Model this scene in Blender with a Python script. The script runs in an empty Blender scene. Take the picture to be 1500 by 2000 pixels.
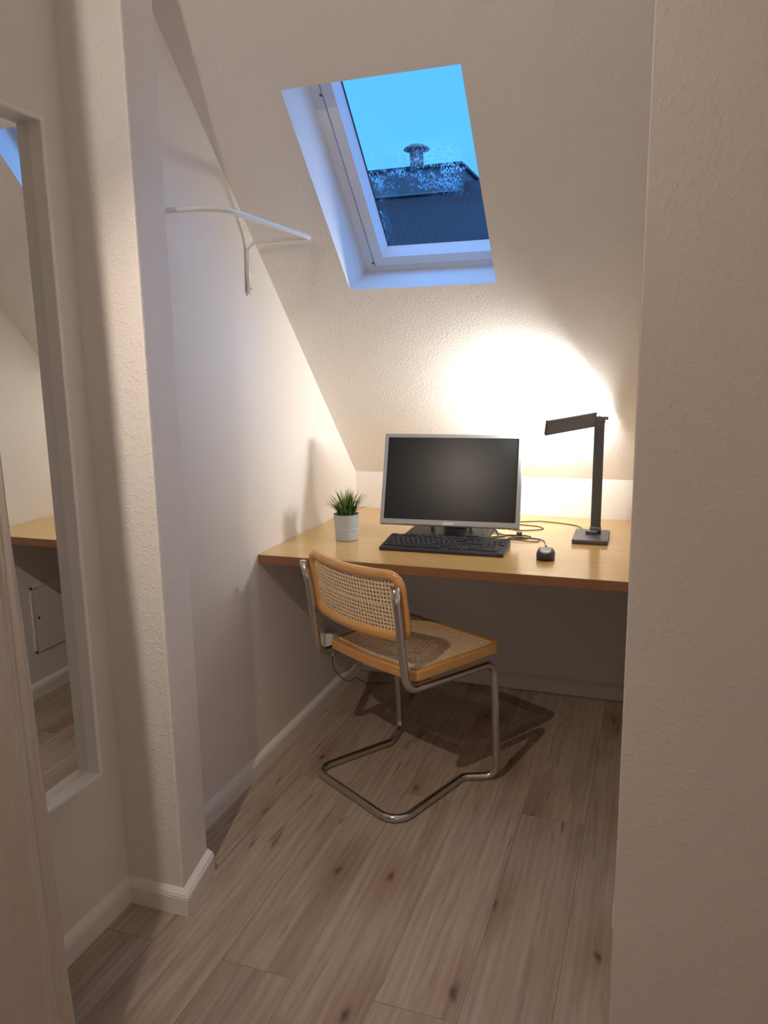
import bpy, bmesh, math, random
from mathutils import Vector, Matrix
random.seed(7)
C = bpy.context.scene.collection
PI = math.pi
sc = bpy.context.scene

# ------------------------------------------------------------------ materials
def mat(name, col=(.8,.8,.8), rough=.5, metal=0.0, coat=0.0, spec=.5):
    m = bpy.data.materials.new(name); m.use_nodes = True
    b = m.node_tree.nodes['Principled BSDF']
    b.inputs['Base Color'].default_value = (*col, 1)
    b.inputs['Roughness'].default_value = rough
    b.inputs['Metallic'].default_value = metal
    b.inputs['Coat Weight'].default_value = coat
    b.inputs['Specular IOR Level'].default_value = spec
    return m
def nd(m, t, **kw):
    n = m.node_tree.nodes.new(t)
    for k, v in kw.items():
        if k in n.inputs.keys(): n.inputs[k].default_value = v
        else: setattr(n, k, v)
    return n
def lk(m, a, ao, b, bi): m.node_tree.links.new(a.outputs[ao], b.inputs[bi])
def bsdf(m): return m.node_tree.nodes['Principled BSDF']
def coords(m, scale=(1,1,1), rot=(0,0,0), loc=(0,0,0)):
    tc = nd(m, 'ShaderNodeTexCoord'); mp = nd(m, 'ShaderNodeMapping')
    mp.inputs['Scale'].default_value = scale; mp.inputs['Rotation'].default_value = rot; mp.inputs['Location'].default_value = loc
    lk(m, tc, 'Object', mp, 'Vector'); return mp
def speckle(name, col, rough, vary=.1, scale=200, bump=.1, dist=.001, **kw):
    m = mat(name, col, rough, **kw); mp = coords(m)
    n = nd(m, 'ShaderNodeTexNoise', Scale=scale, Detail=3.0); lk(m, mp, 0, n, 'Vector')
    r = nd(m, 'ShaderNodeMapRange'); r.inputs['From Min'].default_value=.3; r.inputs['From Max'].default_value=.7
    r.inputs['To Min'].default_value = 1-vary; r.inputs['To Max'].default_value = 1+vary
    lk(m, n, 'Fac', r, 'Value')
    mx = nd(m, 'ShaderNodeVectorMath', operation='MULTIPLY'); mx.inputs[0].default_value = col
    lk(m, r, 'Result', mx, 1); lk(m, mx, 'Vector', bsdf(m), 'Base Color')
    if bump:
        b = nd(m, 'ShaderNodeBump', Strength=bump, Distance=dist); lk(m, n, 'Fac', b, 'Height'); lk(m, b, 'Normal', bsdf(m), 'Normal')
    return m
def plaster(name, col, s1, h1, s2, h2, strength=1.0):
    """wall paint over plaster or woodchip paper: two scales of relief"""
    m = mat(name, col, .85, spec=.25); mp = coords(m)
    a = nd(m, 'ShaderNodeTexNoise', Scale=s1, Detail=2.0, Roughness=.55); lk(m, mp, 0, a, 'Vector')
    v = nd(m, 'ShaderNodeTexNoise', Scale=s2, Detail=2.0, Distortion=.15); lk(m, mp, 0, v, 'Vector')
    r = nd(m, 'ShaderNodeMapRange', interpolation_type='SMOOTHSTEP'); r.inputs['From Min'].default_value=.5; r.inputs['From Max'].default_value=.68
    lk(m, v, 'Fac', r, 'Value')
    ml = nd(m, 'ShaderNodeMath', operation='MULTIPLY'); ml.inputs[1].default_value = h2/max(h1,1e-6); lk(m, r, 'Result', ml, 0)
    ad = nd(m, 'ShaderNodeMath', operation='ADD'); lk(m, a, 'Fac', ad, 0); lk(m, ml, 0, ad, 1)
    b = nd(m, 'ShaderNodeBump', Strength=strength, Distance=h1); lk(m, ad, 0, b, 'Height'); lk(m, b, 'Normal', bsdf(m), 'Normal')
    return m

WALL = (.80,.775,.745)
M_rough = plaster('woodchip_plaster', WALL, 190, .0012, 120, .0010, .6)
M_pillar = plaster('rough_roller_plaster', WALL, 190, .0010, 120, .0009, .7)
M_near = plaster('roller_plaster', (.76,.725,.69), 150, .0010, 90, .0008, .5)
M_smooth = plaster('smooth_wall_paint', WALL, 160, .0006, 60, .0003, .25)
M_paint = mat('white_satin_paint', (.82,.80,.77), .38)
M_ceil = mat('ceiling_paint', (.8,.78,.75), .9)

def wood_grain(name, c1, c2, rough, axis, scale=1.0, coat=0.0, ring=.35, bump=.0):
    m = mat(name, c1, rough, coat=coat)
    s = [14.0*scale]*3; s[axis] = .9*scale
    mp = coords(m, tuple(s))
    n = nd(m, 'ShaderNodeTexNoise', Scale=4.0, Detail=5.0, Distortion=.5); lk(m, mp, 0, n, 'Vector')
    cr = nd(m, 'ShaderNodeValToRGB'); cr.color_ramp.elements[0].color=(*c1,1); cr.color_ramp.elements[1].color=(*c2,1)
    cr.color_ramp.elements[0].position=.35; cr.color_ramp.elements[1].position=.35+ring
    lk(m, n, 'Fac', cr, 'Fac'); lk(m, cr, 'Color', bsdf(m), 'Base Color')
    return m
M_desk = wood_grain('oiled_birch_top', (.61,.385,.135), (.67,.44,.165), .22, 0, coat=.25)
bsdf(M_desk).inputs['Coat Roughness'].default_value = .22
def ply():
    m = mat('plywood_edge', (.2,.1,.04), .5); mp = coords(m, (2,2,1))
    w = nd(m, 'ShaderNodeTexWave', wave_type='BANDS', bands_direction='Z', Scale=70.0, Distortion=1.2, Detail=2.0); w.inputs['Detail Scale'].default_value=3
    lk(m, mp, 0, w, 'Vector'); cr = nd(m, 'ShaderNodeValToRGB')
    cr.color_ramp.elements[0].color=(.14,.06,.024,1); cr.color_ramp.elements[1].color=(.30,.145,.06,1)
    lk(m, w, 'Fac', cr, 'Fac'); lk(m, cr, 'Color', bsdf(m), 'Base Color'); return m
M_ply = ply()
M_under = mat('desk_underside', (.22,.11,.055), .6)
M_chairwood = wood_grain('lacquered_beech', (.58,.29,.085), (.66,.36,.12), .25, 0, 2.0, coat=.6)
M_cane = speckle('woven_cane', (.82,.62,.37), .55, .22, 400, .5, .0006)
M_chrome = mat('chrome', (.62,.60,.58), .14, 1.0)
M_black = speckle('black_plastic', (.018,.018,.02), .42, .1, 300, .2, .0003)
M_blackgloss = mat('gloss_black_plastic', (.010,.010,.012), .45, spec=.12)
M_key = mat('key_plastic', (.014,.014,.016), .5)
M_legend = mat('key_print', (.6,.6,.6), .6)
M_lampgrey = speckle('dark_grey_metal', (.085,.085,.09), .42, .06, 300, .05, .0002, metal=.3)
M_silver = speckle('grey_metallic_bezel', (.29,.31,.325), .45, .05, 400, .05, .0002, metal=.25)
M_screen = mat('lcd_screen', (.012,.013,.0135), .28, spec=.16)
M_logo = mat('silver_print', (.6,.6,.6), .35, .6)
M_pot = speckle('grey_pot_plastic', (.42,.48,.51), .55, .04, 120, .05, .0003)
M_soil = speckle('dark_soil', (.03,.022,.015), .95, .4, 150, .8, .003)
M_rail = mat('white_enamel', (.80,.79,.76), .22, coat=.4)
M_screw = mat('dark_screw', (.10,.09,.08), .4, .7)
M_gap = mat('dark_gap', (.02,.018,.016), .9)
M_mirror = mat('mirror_glass', (.86,.87,.86), .0, 1.0)
M_wframe = mat('white_window_plastic', (.80,.80,.80), .35)
M_gasket = mat('blue_black_gasket', (.02,.035,.06), .5)
M_cable = mat('black_cable', (.02,.018,.016), .5)
M_cablew = mat('white_cable', (.75,.74,.70), .4)
M_plug = mat('white_plug_plastic', (.78,.77,.72), .35)

def leafmat():
    m = mat('grass_blades', (.1,.2,.04), .5); g = nd(m, 'ShaderNodeTexCoord'); sp = nd(m, 'ShaderNodeSeparateXYZ')
    lk(m, g, 'Object', sp, 0)
    n = nd(m, 'ShaderNodeTexNoise', Scale=60.0, Detail=1.0); lk(m, g, 'Object', n, 'Vector')
    mr = nd(m, 'ShaderNodeMapRange'); mr.inputs['From Min'].default_value=.07; mr.inputs['From Max'].default_value=.19; lk(m, sp, 'Z', mr, 'Value')
    ad = nd(m, 'ShaderNodeMath', operation='ADD'); lk(m, mr, 'Result', ad, 0)
    m2 = nd(m, 'ShaderNodeMath', operation='MULTIPLY_ADD'); m2.inputs[1].default_value=1.2; m2.inputs[2].default_value=-.6; lk(m, n, 'Fac', m2, 0); lk(m, m2, 0, ad, 1)
    cr = nd(m, 'ShaderNodeValToRGB'); e = cr.color_ramp.elements
    e[0].color=(.025,.06,.012,1); e[1].color=(.30,.36,.10,1); k = e.new(.45); k.color=(.075,.15,.03,1)
    lk(m, ad, 0, cr, 'Fac'); lk(m, cr, 'Color', bsdf(m), 'Base Color'); return m
M_leaf = leafmat()

def floormat():
    m = mat('oak_look_planks', (.3,.23,.17), .42, spec=.35)
    tc = nd(m, 'ShaderNodeTexCoord')
    mp = nd(m, 'ShaderNodeMapping'); mp.inputs['Rotation'].default_value=(0,0,PI/2); mp.inputs['Location'].default_value=(.35,.048,0)
    lk(m, tc, 'Object', mp, 'Vector')
    br = nd(m, 'ShaderNodeTexBrick', offset=.37, squash=1.0)
    br.inputs['Scale'].default_value=1.0; br.inputs['Brick Width'].default_value=1.28; br.inputs['Row Height'].default_value=.187
    br.inputs['Mortar Size'].default_value=.0012; br.inputs['Mortar Smooth'].default_value=.3; br.inputs['Bias'].default_value=0
    br.inputs['Color1'].default_value=(0,0,0,1); br.inputs['Color2'].default_value=(1,1,1,1); br.inputs['Mortar'].default_value=(.5,.5,.5,1)
    lk(m, mp, 0, br, 'Vector')
    # offset grain per plank
    cmb = nd(m, 'ShaderNodeVectorMath', operation='SCALE'); cmb.inputs[3].default_value = 7.3; lk(m, br, 'Color', cmb, 0)
    add = nd(m, 'ShaderNodeVectorMath', operation='ADD'); lk(m, tc, 'Object', add, 0); lk(m, cmb, 'Vector', add, 1)
    def stretch(sx, sy):
        s = nd(m, 'ShaderNodeMapping'); s.inputs['Scale'].default_value=(sx,sy,1); lk(m, add, 0, s, 'Vector'); return s
    g1 = nd(m, 'ShaderNodeTexNoise', Scale=1.0, Detail=6.0, Roughness=.62, Distortion=1.1); lk(m, stretch(22,1.7), 0, g1, 'Vector')
    g2 = nd(m, 'ShaderNodeTexNoise', Scale=1.0, Detail=4.0, Roughness=.7); lk(m, stretch(160,5), 0, g2, 'Vector')
    g3 = nd(m, 'ShaderNodeTexNoise', Scale=1.0, Detail=2.0, Distortion=.8); lk(m, stretch(9,1.1), 0, g3, 'Vector')
    wv = nd(m, 'ShaderNodeTexWave', wave_type='RINGS', rings_direction='Z', Scale=1.0, Distortion=5.0, Detail=2.0); wv.inputs['Detail Scale'].default_value=.6
    lk(m, stretch(14,1.3), 0, wv, 'Vector')
    cr = nd(m, 'ShaderNodeValToRGB'); e = cr.color_ramp.elements
    e[0].position=.30; e[0].color=(.35,.28,.222,1); e[1].position=.72; e[1].color=(.52,.43,.35,1); k=e.new(.5); k.color=(.445,.365,.29,1)
    lk(m, g1, 'Fac', cr, 'Fac')
    def mixc(fac_node, fac_out, a, col, mode='MULTIPLY', f0=0, f1=1, lo=.0, hi=1.0):
        mr = nd(m, 'ShaderNodeMapRange'); mr.inputs['From Min'].default_value=lo; mr.inputs['From Max'].default_value=hi
        mr.inputs['To Min'].default_value=f0; mr.inputs['To Max'].default_value=f1; lk(m, fac_node, fac_out, mr, 'Value')
        x = nd(m, 'ShaderNodeMix', data_type='RGBA', blend_type=mode); x.inputs[7].default_value=(*col,1)
        m.node_tree.links.new(mr.outputs[0], x.inputs[0]); m.node_tree.links.new(a, x.inputs[6]); return x.outputs[2]
    c = cr.outputs['Color']
    c = mixc(g2, 'Fac', c, (.70,.66,.62), f0=.0, f1=.6, lo=.45, hi=.75)
    c = mixc(g3, 'Fac', c, (.70,.60,.53), f0=.0, f1=.55, lo=.52, hi=.75)
    c = mixc(wv, 'Fac', c, (.80,.72,.66), f0=.0, f1=.35)
    # per plank tint
    c = mixc(br, 'Color', c, (.86,.85,.84), f0=0.0, f1=.6)
    # knots
    vm = nd(m, 'ShaderNodeMapping'); vm.inputs['Scale'].default_value=(4.1,1.55,0); lk(m, add, 0, vm, 'Vector')
    nv = nd(m, 'ShaderNodeTexNoise', Scale=9.0); lk(m, vm, 0, nv, 'Vector')
    va = nd(m, 'ShaderNodeVectorMath', operation='MULTIPLY_ADD'); va.inputs[1].default_value=(.10,.10,0); lk(m, nv, 'Color', va, 0); lk(m, vm, 0, va, 2)
    vo = nd(m, 'ShaderNodeTexVoronoi', Scale=1.0, voronoi_dimensions='2D'); lk(m, va, 0, vo, 'Vector')
    c = mixc(vo, 'Distance', c, (.25,.18,.14), f0=.8, f1=0.0, lo=.012, hi=.05)
    c = mixc(vo, 'Distance', c, (.66,.52,.44), f0=.6, f1=0.0, lo=.04, hi=.30)
    g4 = nd(m, 'ShaderNodeTexNoise', Scale=1.0, Detail=3.0, Distortion=1.6); lk(m, stretch(26,2.3), 0, g4, 'Vector')
    c = mixc(g4, 'Fac', c, (.50,.41,.35), f0=0.0, f1=.8, lo=.665, hi=.74)
    c = mixc(br, 'Fac', c, (.62,.57,.53), f0=0.0, f1=1.0)
    m.node_tree.links.new(c, bsdf(m).inputs['Base Color'])
    b = nd(m, 'ShaderNodeBump', Strength=.25, Distance=.0008); lk(m, g2, 'Fac', b, 'Height'); lk(m, b, 'Normal', bsdf(m), 'Normal')
    return m
M_floor = floormat()

def clothmat():
    m = mat('linen_cloth', (.62,.55,.48), .9, spec=.1); mp = coords(m)
    w1 = nd(m, 'ShaderNodeTexNoise', Scale=1.0, Detail=3.0)
    s = nd(m, 'ShaderNodeMapping'); s.inputs['Scale'].default_value=(1500,1500,350); lk(m, mp, 0, s, 'Vector'); lk(m, s, 0, w1, 'Vector')
    w2 = nd(m, 'ShaderNodeTexNoise', Scale=1.0, Detail=3.0)
    s2 = nd(m, 'ShaderNodeMapping'); s2.inputs['Scale'].default_value=(350,350,1500); lk(m, mp, 0, s2, 'Vector'); lk(m, s2, 0, w2, 'Vector')
    ad = nd(m, 'ShaderNodeMath', operation='ADD'); lk(m, w1, 'Fac', ad, 0); lk(m, w2, 'Fac', ad, 1)
    b = nd(m, 'ShaderNodeBump', Strength=.5, Distance=.0008); lk(m, ad, 0, b, 'Height'); lk(m, b, 'Normal', bsdf(m), 'Normal')
    mr = nd(m, 'ShaderNodeMapRange'); mr.inputs['From Min'].default_value=.7; mr.inputs['From Max'].default_value=1.3; mr.inputs['To Min'].default_value=.95; mr.inputs['To Max'].default_value=1.04
    lk(m, ad, 0, mr, 'Value'); mx = nd(m, 'ShaderNodeVectorMath', operation='MULTIPLY'); mx.inputs[0].default_value=(.62,.55,.48)
    lk(m, mr, 'Result', mx, 1); lk(m, mx, 'Vector', bsdf(m), 'Base Color'); return m
M_cloth = clothmat()

def glassmat():
    """thin pane with rain on it: clear where dry, beads refract"""
    m = bpy.data.materials.new('rainy_pane'); m.use_nodes = True; nt = m.node_tree
    for n in list(nt.nodes):
        if n.type != 'OUTPUT_MATERIAL': nt.nodes.remove(n)
    out = [n for n in nt.nodes if n.type == 'OUTPUT_MATERIAL'][0]
    tc = nd(m, 'ShaderNodeTexCoord')
    mp = nd(m, 'ShaderNodeMapping'); mp.inputs['Scale'].default_value=(260,75,75); lk(m, tc, 'Object', mp, 'Vector')
    n1 = nd(m, 'ShaderNodeTexNoise', Scale=1.0, Detail=3.0, Roughness=.7); lk(m, mp, 0, n1, 'Vector')
    bp = nd(m, 'ShaderNodeBump', Strength=.22, Distance=.0012); lk(m, n1, 'Fac', bp, 'Height')
    rf = nd(m, 'ShaderNodeBsdfRefraction', IOR=1.33, Roughness=.02); lk(m, bp, 'Normal', rf, 'Normal')
    tr = nd(m, 'ShaderNodeBsdfTransparent')
    mx = nd(m, 'ShaderNodeMixShader'); lk(m, tr, 0, mx, 1); lk(m, rf, 0, mx, 2)
    # droplets thin out away from the wet bands of the pane
    v = nd(m, 'ShaderNodeTexNoise', Scale=7.0, Detail=5.0, Roughness=.8); lk(m, tc, 'Object', v, 'Vector')
    v2 = nd(m, 'ShaderNodeTexVoronoi', Scale=1.0)
    m3 = nd(m, 'ShaderNodeMapping'); m3.inputs['Scale'].default_value=(330,110,110); lk(m, tc, 'Object', m3, 'Vector'); lk(m, m3, 0, v2, 'Vector')
    a = nd(m, 'ShaderNodeMapRange'); a.inputs['From Min'].default_value=.47; a.inputs['From Max'].default_value=.60; lk(m, v, 'Fac', a, 'Value')
    b = nd(m, 'ShaderNodeMapRange'); b.inputs['From Min'].default_value=.62; b.inputs['From Max'].default_value=.30; lk(m, v2, 'Distance', b, 'Value')
    mu0 = nd(m, 'ShaderNodeMath', operation='MULTIPLY'); lk(m, a, 0, mu0, 0); lk(m, b, 0, mu0, 1)
    sz = nd(m, 'ShaderNodeSeparateXYZ'); lk(m, tc, 'Object', sz, 0)
    hz = nd(m, 'ShaderNodeMapRange', interpolation_type='SMOOTHSTEP'); hz.inputs['From Min'].default_value=2.0; hz.inputs['From Max'].default_value=1.90; lk(m, sz, 'Z', hz, 'Value')
    lz = nd(m, 'ShaderNodeMapRange', interpolation_type='SMOOTHSTEP'); lz.inputs['From Min'].default_value=1.84; lz.inputs['From Max'].default_value=1.90; lk(m, sz, 'Z', lz, 'Value')
    lx = nd(m, 'ShaderNodeMapRange'); lx.inputs['From Min'].default_value=.378; lx.inputs['From Max'].default_value=.352; lk(m, sz, 'X', lx, 'Value')
    mxx = nd(m, 'ShaderNodeMath', operation='MAXIMUM'); lk(m, lz, 0, mxx, 0); lk(m, lx, 0, mxx, 1)
    mz = nd(m, 'ShaderNodeMath', operation='MULTIPLY'); lk(m, hz, 0, mz, 0); lk(m, mxx, 0, mz, 1)
    mu = nd(m, 'ShaderNodeMath', operation='MULTIPLY'); lk(m, mu0, 0, mu, 0); lk(m, mz, 0, mu, 1)
    lk(m, mu, 0, mx, 0)
    gl = nd(m, 'ShaderNodeBsdfGlossy', Roughness=.02); fr = nd(m, 'ShaderNodeFresnel', IOR=1.35)
    mf = nd(m, 'ShaderNodeMixShader'); lk(m, fr, 0, mf, 0); lk(m, mx, 0, mf, 1); lk(m, gl, 0, mf, 2)
    lk(m, mf, 0, out, 'Surface'); return m
M_pane = glassmat()
def emis(name, col, s):
    m = bpy.data.materials.new(name); m.use_nodes = True; b = bsdf(m)
    b.inputs['Base Color'].default_value=(*col,1); b.inputs['Emission Color'].default_value=(*col,1); b.inputs['Emission Strength'].default_value=s; return m
M_led = emis('led_diffuser', (1,.97,.92), 400)
M_bulb = emis('warm_bulb', (1,.72,.5), 20)
def rooftiles():
    m = mat('dark_roof_tiles', (.022,.020,.024), .8); mp = coords(m)
    w = nd(m, 'ShaderNodeTexWave', wave_type='BANDS', bands_direction='X', Scale=3.2, Distortion=.4); lk(m, mp, 0, w, 'Vector')
    b = nd(m, 'ShaderNodeBump', Strength=.4, Distance=.04); lk(m, w, 'Fac', b, 'Height'); lk(m, b, 'Normal', bsdf(m), 'Normal'); return m
M_roof = rooftiles()
M_house = speckle('weathered_render', (.11,.10,.10), .9, .1, 3, 0)
M_brick = speckle('chimney_brick', (.20,.12,.10), .9, .25, 9, .3, .01)
M_zinc = mat('zinc_gutter', (.16,.16,.16), .6, .3)

# ------------------------------------------------------------------ helpers
def link(name, bm, m, parent=None, smooth=False, kind=None):
    me = bpy.data.meshes.new(name); bmesh.ops.recalc_face_normals(bm, faces=bm.faces) if not getattr(bm, 'keep', False) else None
    bm.to_mesh(me); bm.free()
    for x in (m if isinstance(m, (list, tuple)) else [m]): me.materials.append(x)
    if smooth:
        for p in me.polygons: p.use_smooth = True
    o = bpy.data.objects.new(name, me); C.objects.link(o)
    if parent is not None: o.parent = parent
    if kind: o['kind'] = kind
    return o
def thing(name, label, cat, loc=(0,0,0), rz=0, group=None):
    o = bpy.data.objects.new(name, None); C.objects.link(o); o.empty_display_size=.05
    o.location = loc; o.rotation_euler=(0,0,rz); o['label']=label; o['category']=cat
    if group: o['group']=group
    return o
def tag(o, label, cat, group=None):
    o['label']=label; o['category']=cat
    if group: o['group']=group
    return o
def poly(bm, pts, mi=0):
    f = bm.faces.new([bm.verts.new(p) for p in pts]); f.material_index = mi; return f
def box(bm, x0, x1, y0, y1, z0, z1, bev=0, seg=2, M=None, mi=0):
    vs = [bm.verts.new((x,y,z)) for x in (x0,x1) for y in (y0,y1) for z in (z0,z1)]
    fs = [bm.faces.new([vs[i] for i in q]) for q in ((0,1,3,2),(4,6,7,5),(0,4,5,1),(2,3,7,6),(0,2,6,4),(1,5,7,3))]
    for f in fs: f.material_index = mi
    if bev:
        es = list({e for f in fs for e in f.edges})
        r = bmesh.ops.bevel(bm, geom=es, offset=bev, segments=seg, affect='EDGES', profile=.5)
        vs = list({v for f in r['faces'] for v in f.verts} | {v for v in vs if v.is_valid})
    if M is not None:
        for v in vs: v.co = M @ v.co
    return vs
def cyl(bm, c, r, z0, z1, n=24, M=None, r2=None, cap=True):
    r2 = r if r2 is None else r2
    a = [bm.verts.new((c[0]+r*math.cos(2*PI*i/n), c[1]+r*math.sin(2*PI*i/n), z0)) for i in range(n)]
    b = [bm.verts.new((c[0]+r2*math.cos(2*PI*i/n), c[1]+r2*math.sin(2*PI*i/n), z1)) for i in range(n)]
    for i in range(n): bm.faces.new((a[i], a[(i+1)%n], b[(i+1)%n], b[i]))
    if cap: bm.faces.new(a[::-1]); bm.faces.new(b)
    if M is not None:
        for v in a+b: v.co = M @ v.co
def fillet(pts, rad, n=8, closed=False):
    P = [Vector(p) for p in pts]; out = []; N = len(P)
    for i, p in enumerate(P):
        if not closed and i in (0, N-1): out.append(p); continue
        a, b = P[i-1], P[(i+1)%N]; r = rad[i] if isinstance(rad, (list,tuple)) else rad
        u = (a-p); v = (b-p); lu, lv = u.length, v.length; u.normalize(); v.normalize()
        ang = u.angle(v)
        if ang > PI-.01 or r <= 0: out.append(p); continue
        d = min(r/math.tan(ang/2), lu*.49, lv*.49); r = d*math.tan(ang/2)
        bis = (u+v).normalized(); cc = p + bis*(r/math.sin(ang/2))
        s = p+u*d-cc; e = p+v*d-cc; w = s.angle(e); ax = s.cross(e).normalized()
        for k in range(n+1): out.append(cc + Matrix.Rotation(w*k/n, 3, ax) @ s)
    return out
def sweep(bm, path, prof, closed=False, up=Vector((0,0,1)), fixed_up=False, caps=True):
    """sweep a closed 2D profile (list of (a,b)) along a 3D path; a = side, b = up"""
    P = [Vector(p) for p in path]; N = len(P); rings = []; prev = None
    for i in range(N):
        a = P[(i-1)%N] if (closed or i>0) else P[i]; b = P[(i+1)%N] if (closed or i<N-1) else P[i]
        t = (b-a).normalized()
        if fixed_up or prev is None:
            side = t.cross(up)
            if side.length < 1e-4: side = t.cross(Vector((1,0,0)))
            side.normalize()
        else: side = (prev - t*prev.dot(t)).normalized()
        prev = side; u = side.cross(t).normalized()
        rings.append([bm.verts.new(P[i]+side*x+u*y) for x, y in prof])
    n = len(prof)
    for i in range(N if closed else N-1):
        A, B = rings[i], rings[(i+1)%N]
        for j in range(n): bm.faces.new((A[j], A[(j+1)%n], B[(j+1)%n], B[j]))
    if not closed and caps: bm.faces.new(rings[0]); bm.faces.new(rings[-1][::-1])
def circ(r, n=12, ry=None): ry = ry or r; return [(r*math.cos(2*PI*i/n), ry*math.sin(2*PI*i/n)) for i in range(n)]
def smooth_path(pts, n=6):
    P = [Vector(p) for p in pts]; out = []
    for i in range(len(P)-1):
        p0, p1, p2, p3 = P[max(i-1,0)], P[i], P[i+1], P[min(i+2,len(P)-1)]
        for k in range(n):
            t = k/n; out.append(.5*((2*p1)+(p2-p0)*t+(2*p0-5*p1+4*p2-p3)*t*t+(3*p1-p0-3*p2+p3)*t**3))
    out.append(P[-1]); return out
def rrect(w, h, r, n=5):
    out = []
    for cx, cy, a0 in ((w/2-r,h/2-r,0),(-w/2+r,h/2-r,PI/2),(-w/2+r,-h/2+r,PI),(w/2-r,-h/2+r,1.5*PI)):
        for k in range(n+1): a = a0+PI/2*k/n; out.append((cx+r*math.cos(a), cy+r*math.sin(a)))
    return out

# ------------------------------------------------------------------ room constants (metres)
K = .8966; A = .7956; CA, SA = math.cos(A), math.sin(A)
W = 1.193; D = .8873; RY = -1.90; H = .74; CEIL = 2.45; BACK = -4.6; RX2 = 2.7; MX = -.014
PX, PY, PBX, PBY = .1531, -1.621, .1223, -1.4608
def SL(x, s, d): return Vector((x, -(s*CA-d*SA), K+s*SA+d*CA))
sTOP = (CEIL-K)/SA; yTOP = -(sTOP*CA)
def slope_z(y): return K - y*math.tan(A)

# floor
bm = bmesh.new(); poly(bm, [(-.3,BACK,0),(RX2,BACK,0),(RX2,.0,0),(-.3,.0,0)]); link('floor', bm, M_floor, kind='structure')
# ceiling (flat, behind the slope)
bm = bmesh.new(); poly(bm, [(-.02,BACK,CEIL),(RX2,BACK,CEIL),(RX2,yTOP,CEIL),(-.02,yTOP,CEIL)]); link('ceiling', bm, M_ceil, kind='structure')
# knee wall
bm = bmesh.new(); poly(bm, [(0,0,0),(W,0,0),(W,0,K),(0,0,K)]); link('wall_back', bm, M_smooth, kind='structure')
# sloped wall with the opening for the roof window
wx0, wx1, s0, s1 = .2629, .7385, .9625, 1.6098
def grid(bm, f, nu, nv):
    vs = [[bm.verts.new(f(i/nu, j/nv)) for j in range(nv+1)] for i in range(nu+1)]
    for i in range(nu):
        for j in range(nv): bm.faces.new((vs[i][j], vs[i+1][j], vs[i+1][j+1], vs[i][j+1]))
bm = bmesh.new()
for (xa,xb,sa,sb) in ((0,wx0,0,sTOP),(wx1,W,0,sTOP),(wx0,wx1,0,s0),(wx0,wx1,s1,sTOP)):
    poly(bm, [SL(xa,sa,0),SL(xb,sa,0),SL(xb,sb,0),SL(xa,sb,0)])
# roof slope continues over the landing, right of the niche wall
poly(bm, [SL(W,0,0),SL(RX2,0,0),SL(RX2,sTOP,0),SL(W,sTOP,0)])
link('wall_slope', bm, M_rough, kind='structure')
# reveal of the roof window
FX0, FX1, FS0, FS1, FD = .2655, .815, .893, 1.74, .164
bm = bmesh.new()
i_ = [(wx0,s0),(wx1,s0),(wx1,s1),(wx0,s1)]; o_ = [(FX0,FS0),(FX1,FS0),(FX1,FS1),(FX0,FS1)]
for k in range(4):
    a, b = i_[k], i_[(k+1)%4]; c, d = o_[(k+1)%4], o_[k]
    poly(bm, [SL(a[0],a[1],0),SL(b[0],b[1],0),SL(c[0],c[1],FD+.03),SL(d[0],d[1],FD+.03)])
link('trim_1', bm, M_smooth, kind='structure')

# window frame + sash + pane
def ring(bm, x0,x1,sa,sb, wd, d0, d1, w2=None, back=.08):
    """rectangular frame in slope coordinates; top face wd wide at depth d0, inner edge falls to d1"""
    w2 = wd if w2 is None else w2
    o = [(x0,sa),(x1,sa),(x1,sb),(x0,sb)]
    i1 = [(x0+wd,sa+wd),(x1-wd,sa+wd),(x1-wd,sb-wd),(x0+wd,sb-wd)]
    i2 = [(x0+w2,sa+w2),(x1-w2,sa+w2),(x1-w2,sb-w2),(x0+w2,sb-w2)]
    for k in range(4):
        n = (k+1)%4
        poly(bm, [SL(*o[k],d0),SL(*o[n],d0),SL(*i1[n],d0),SL(*i1[k],d0)])
        poly(bm, [SL(*i1[k],d0),SL(*i1[n],d0),SL(*i2[n],d1),SL(*i2[k],d1)])
        poly(bm, [SL(*o[k],d0),SL(*o[n],d0),SL(*o[n],d0+back),SL(*o[k],d0+back)])
        poly(bm, [SL(*i2[k],d1),SL(*i2[n],d1),SL(*i2[n],d0+back),SL(*i2[k],d0+back)])
        poly(bm, [SL(*o[k],d0+back),SL(*o[n],d0+back),SL(*i2[n],d0+back),SL(*i2[k],d0+back)])
win = bpy.data.objects.new('window_1', None); C.objects.link(win); win['kind']='structure'
bm = bmesh.new(); ring(bm, FX0-.003,FX1+.003,FS0-.003,FS1+.003, .034, FD, FD+.006); link('window_frame', bm, M_wframe, win)
bm = bmesh.new(); ring(bm, FX0+.0355,FX1-.0355,FS0+.0345,FS1-.0345, .033, FD-.004, FD+.040, .0455, .046); sash = link('window_sash', bm, M_wframe, win)
gx0, gx1, gs0, gs1 = FX0+.0355+.0455, FX1-.0355-.0455, FS0+.0345+.0455, FS1-.0345-.0455
bm = bmesh.new(); ring(bm, gx0-.001,gx1+.001,gs0-.001,gs1+.001, .0035, FD+.0385, FD+.041, back=.004); link('gasket', bm, M_gasket, sash)
bm = bmesh.new(); poly(bm, [SL(gx0-.01,gs0-.01,FD+.044),SL(gx1+.01,gs0-.01,FD+.044),SL(gx1+.01,gs1+.01,FD+.044),SL(gx0-.01,gs1+.01,FD+.044)])
link('pane', bm, M_pane, sash)
bm = bmesh.new()
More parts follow.
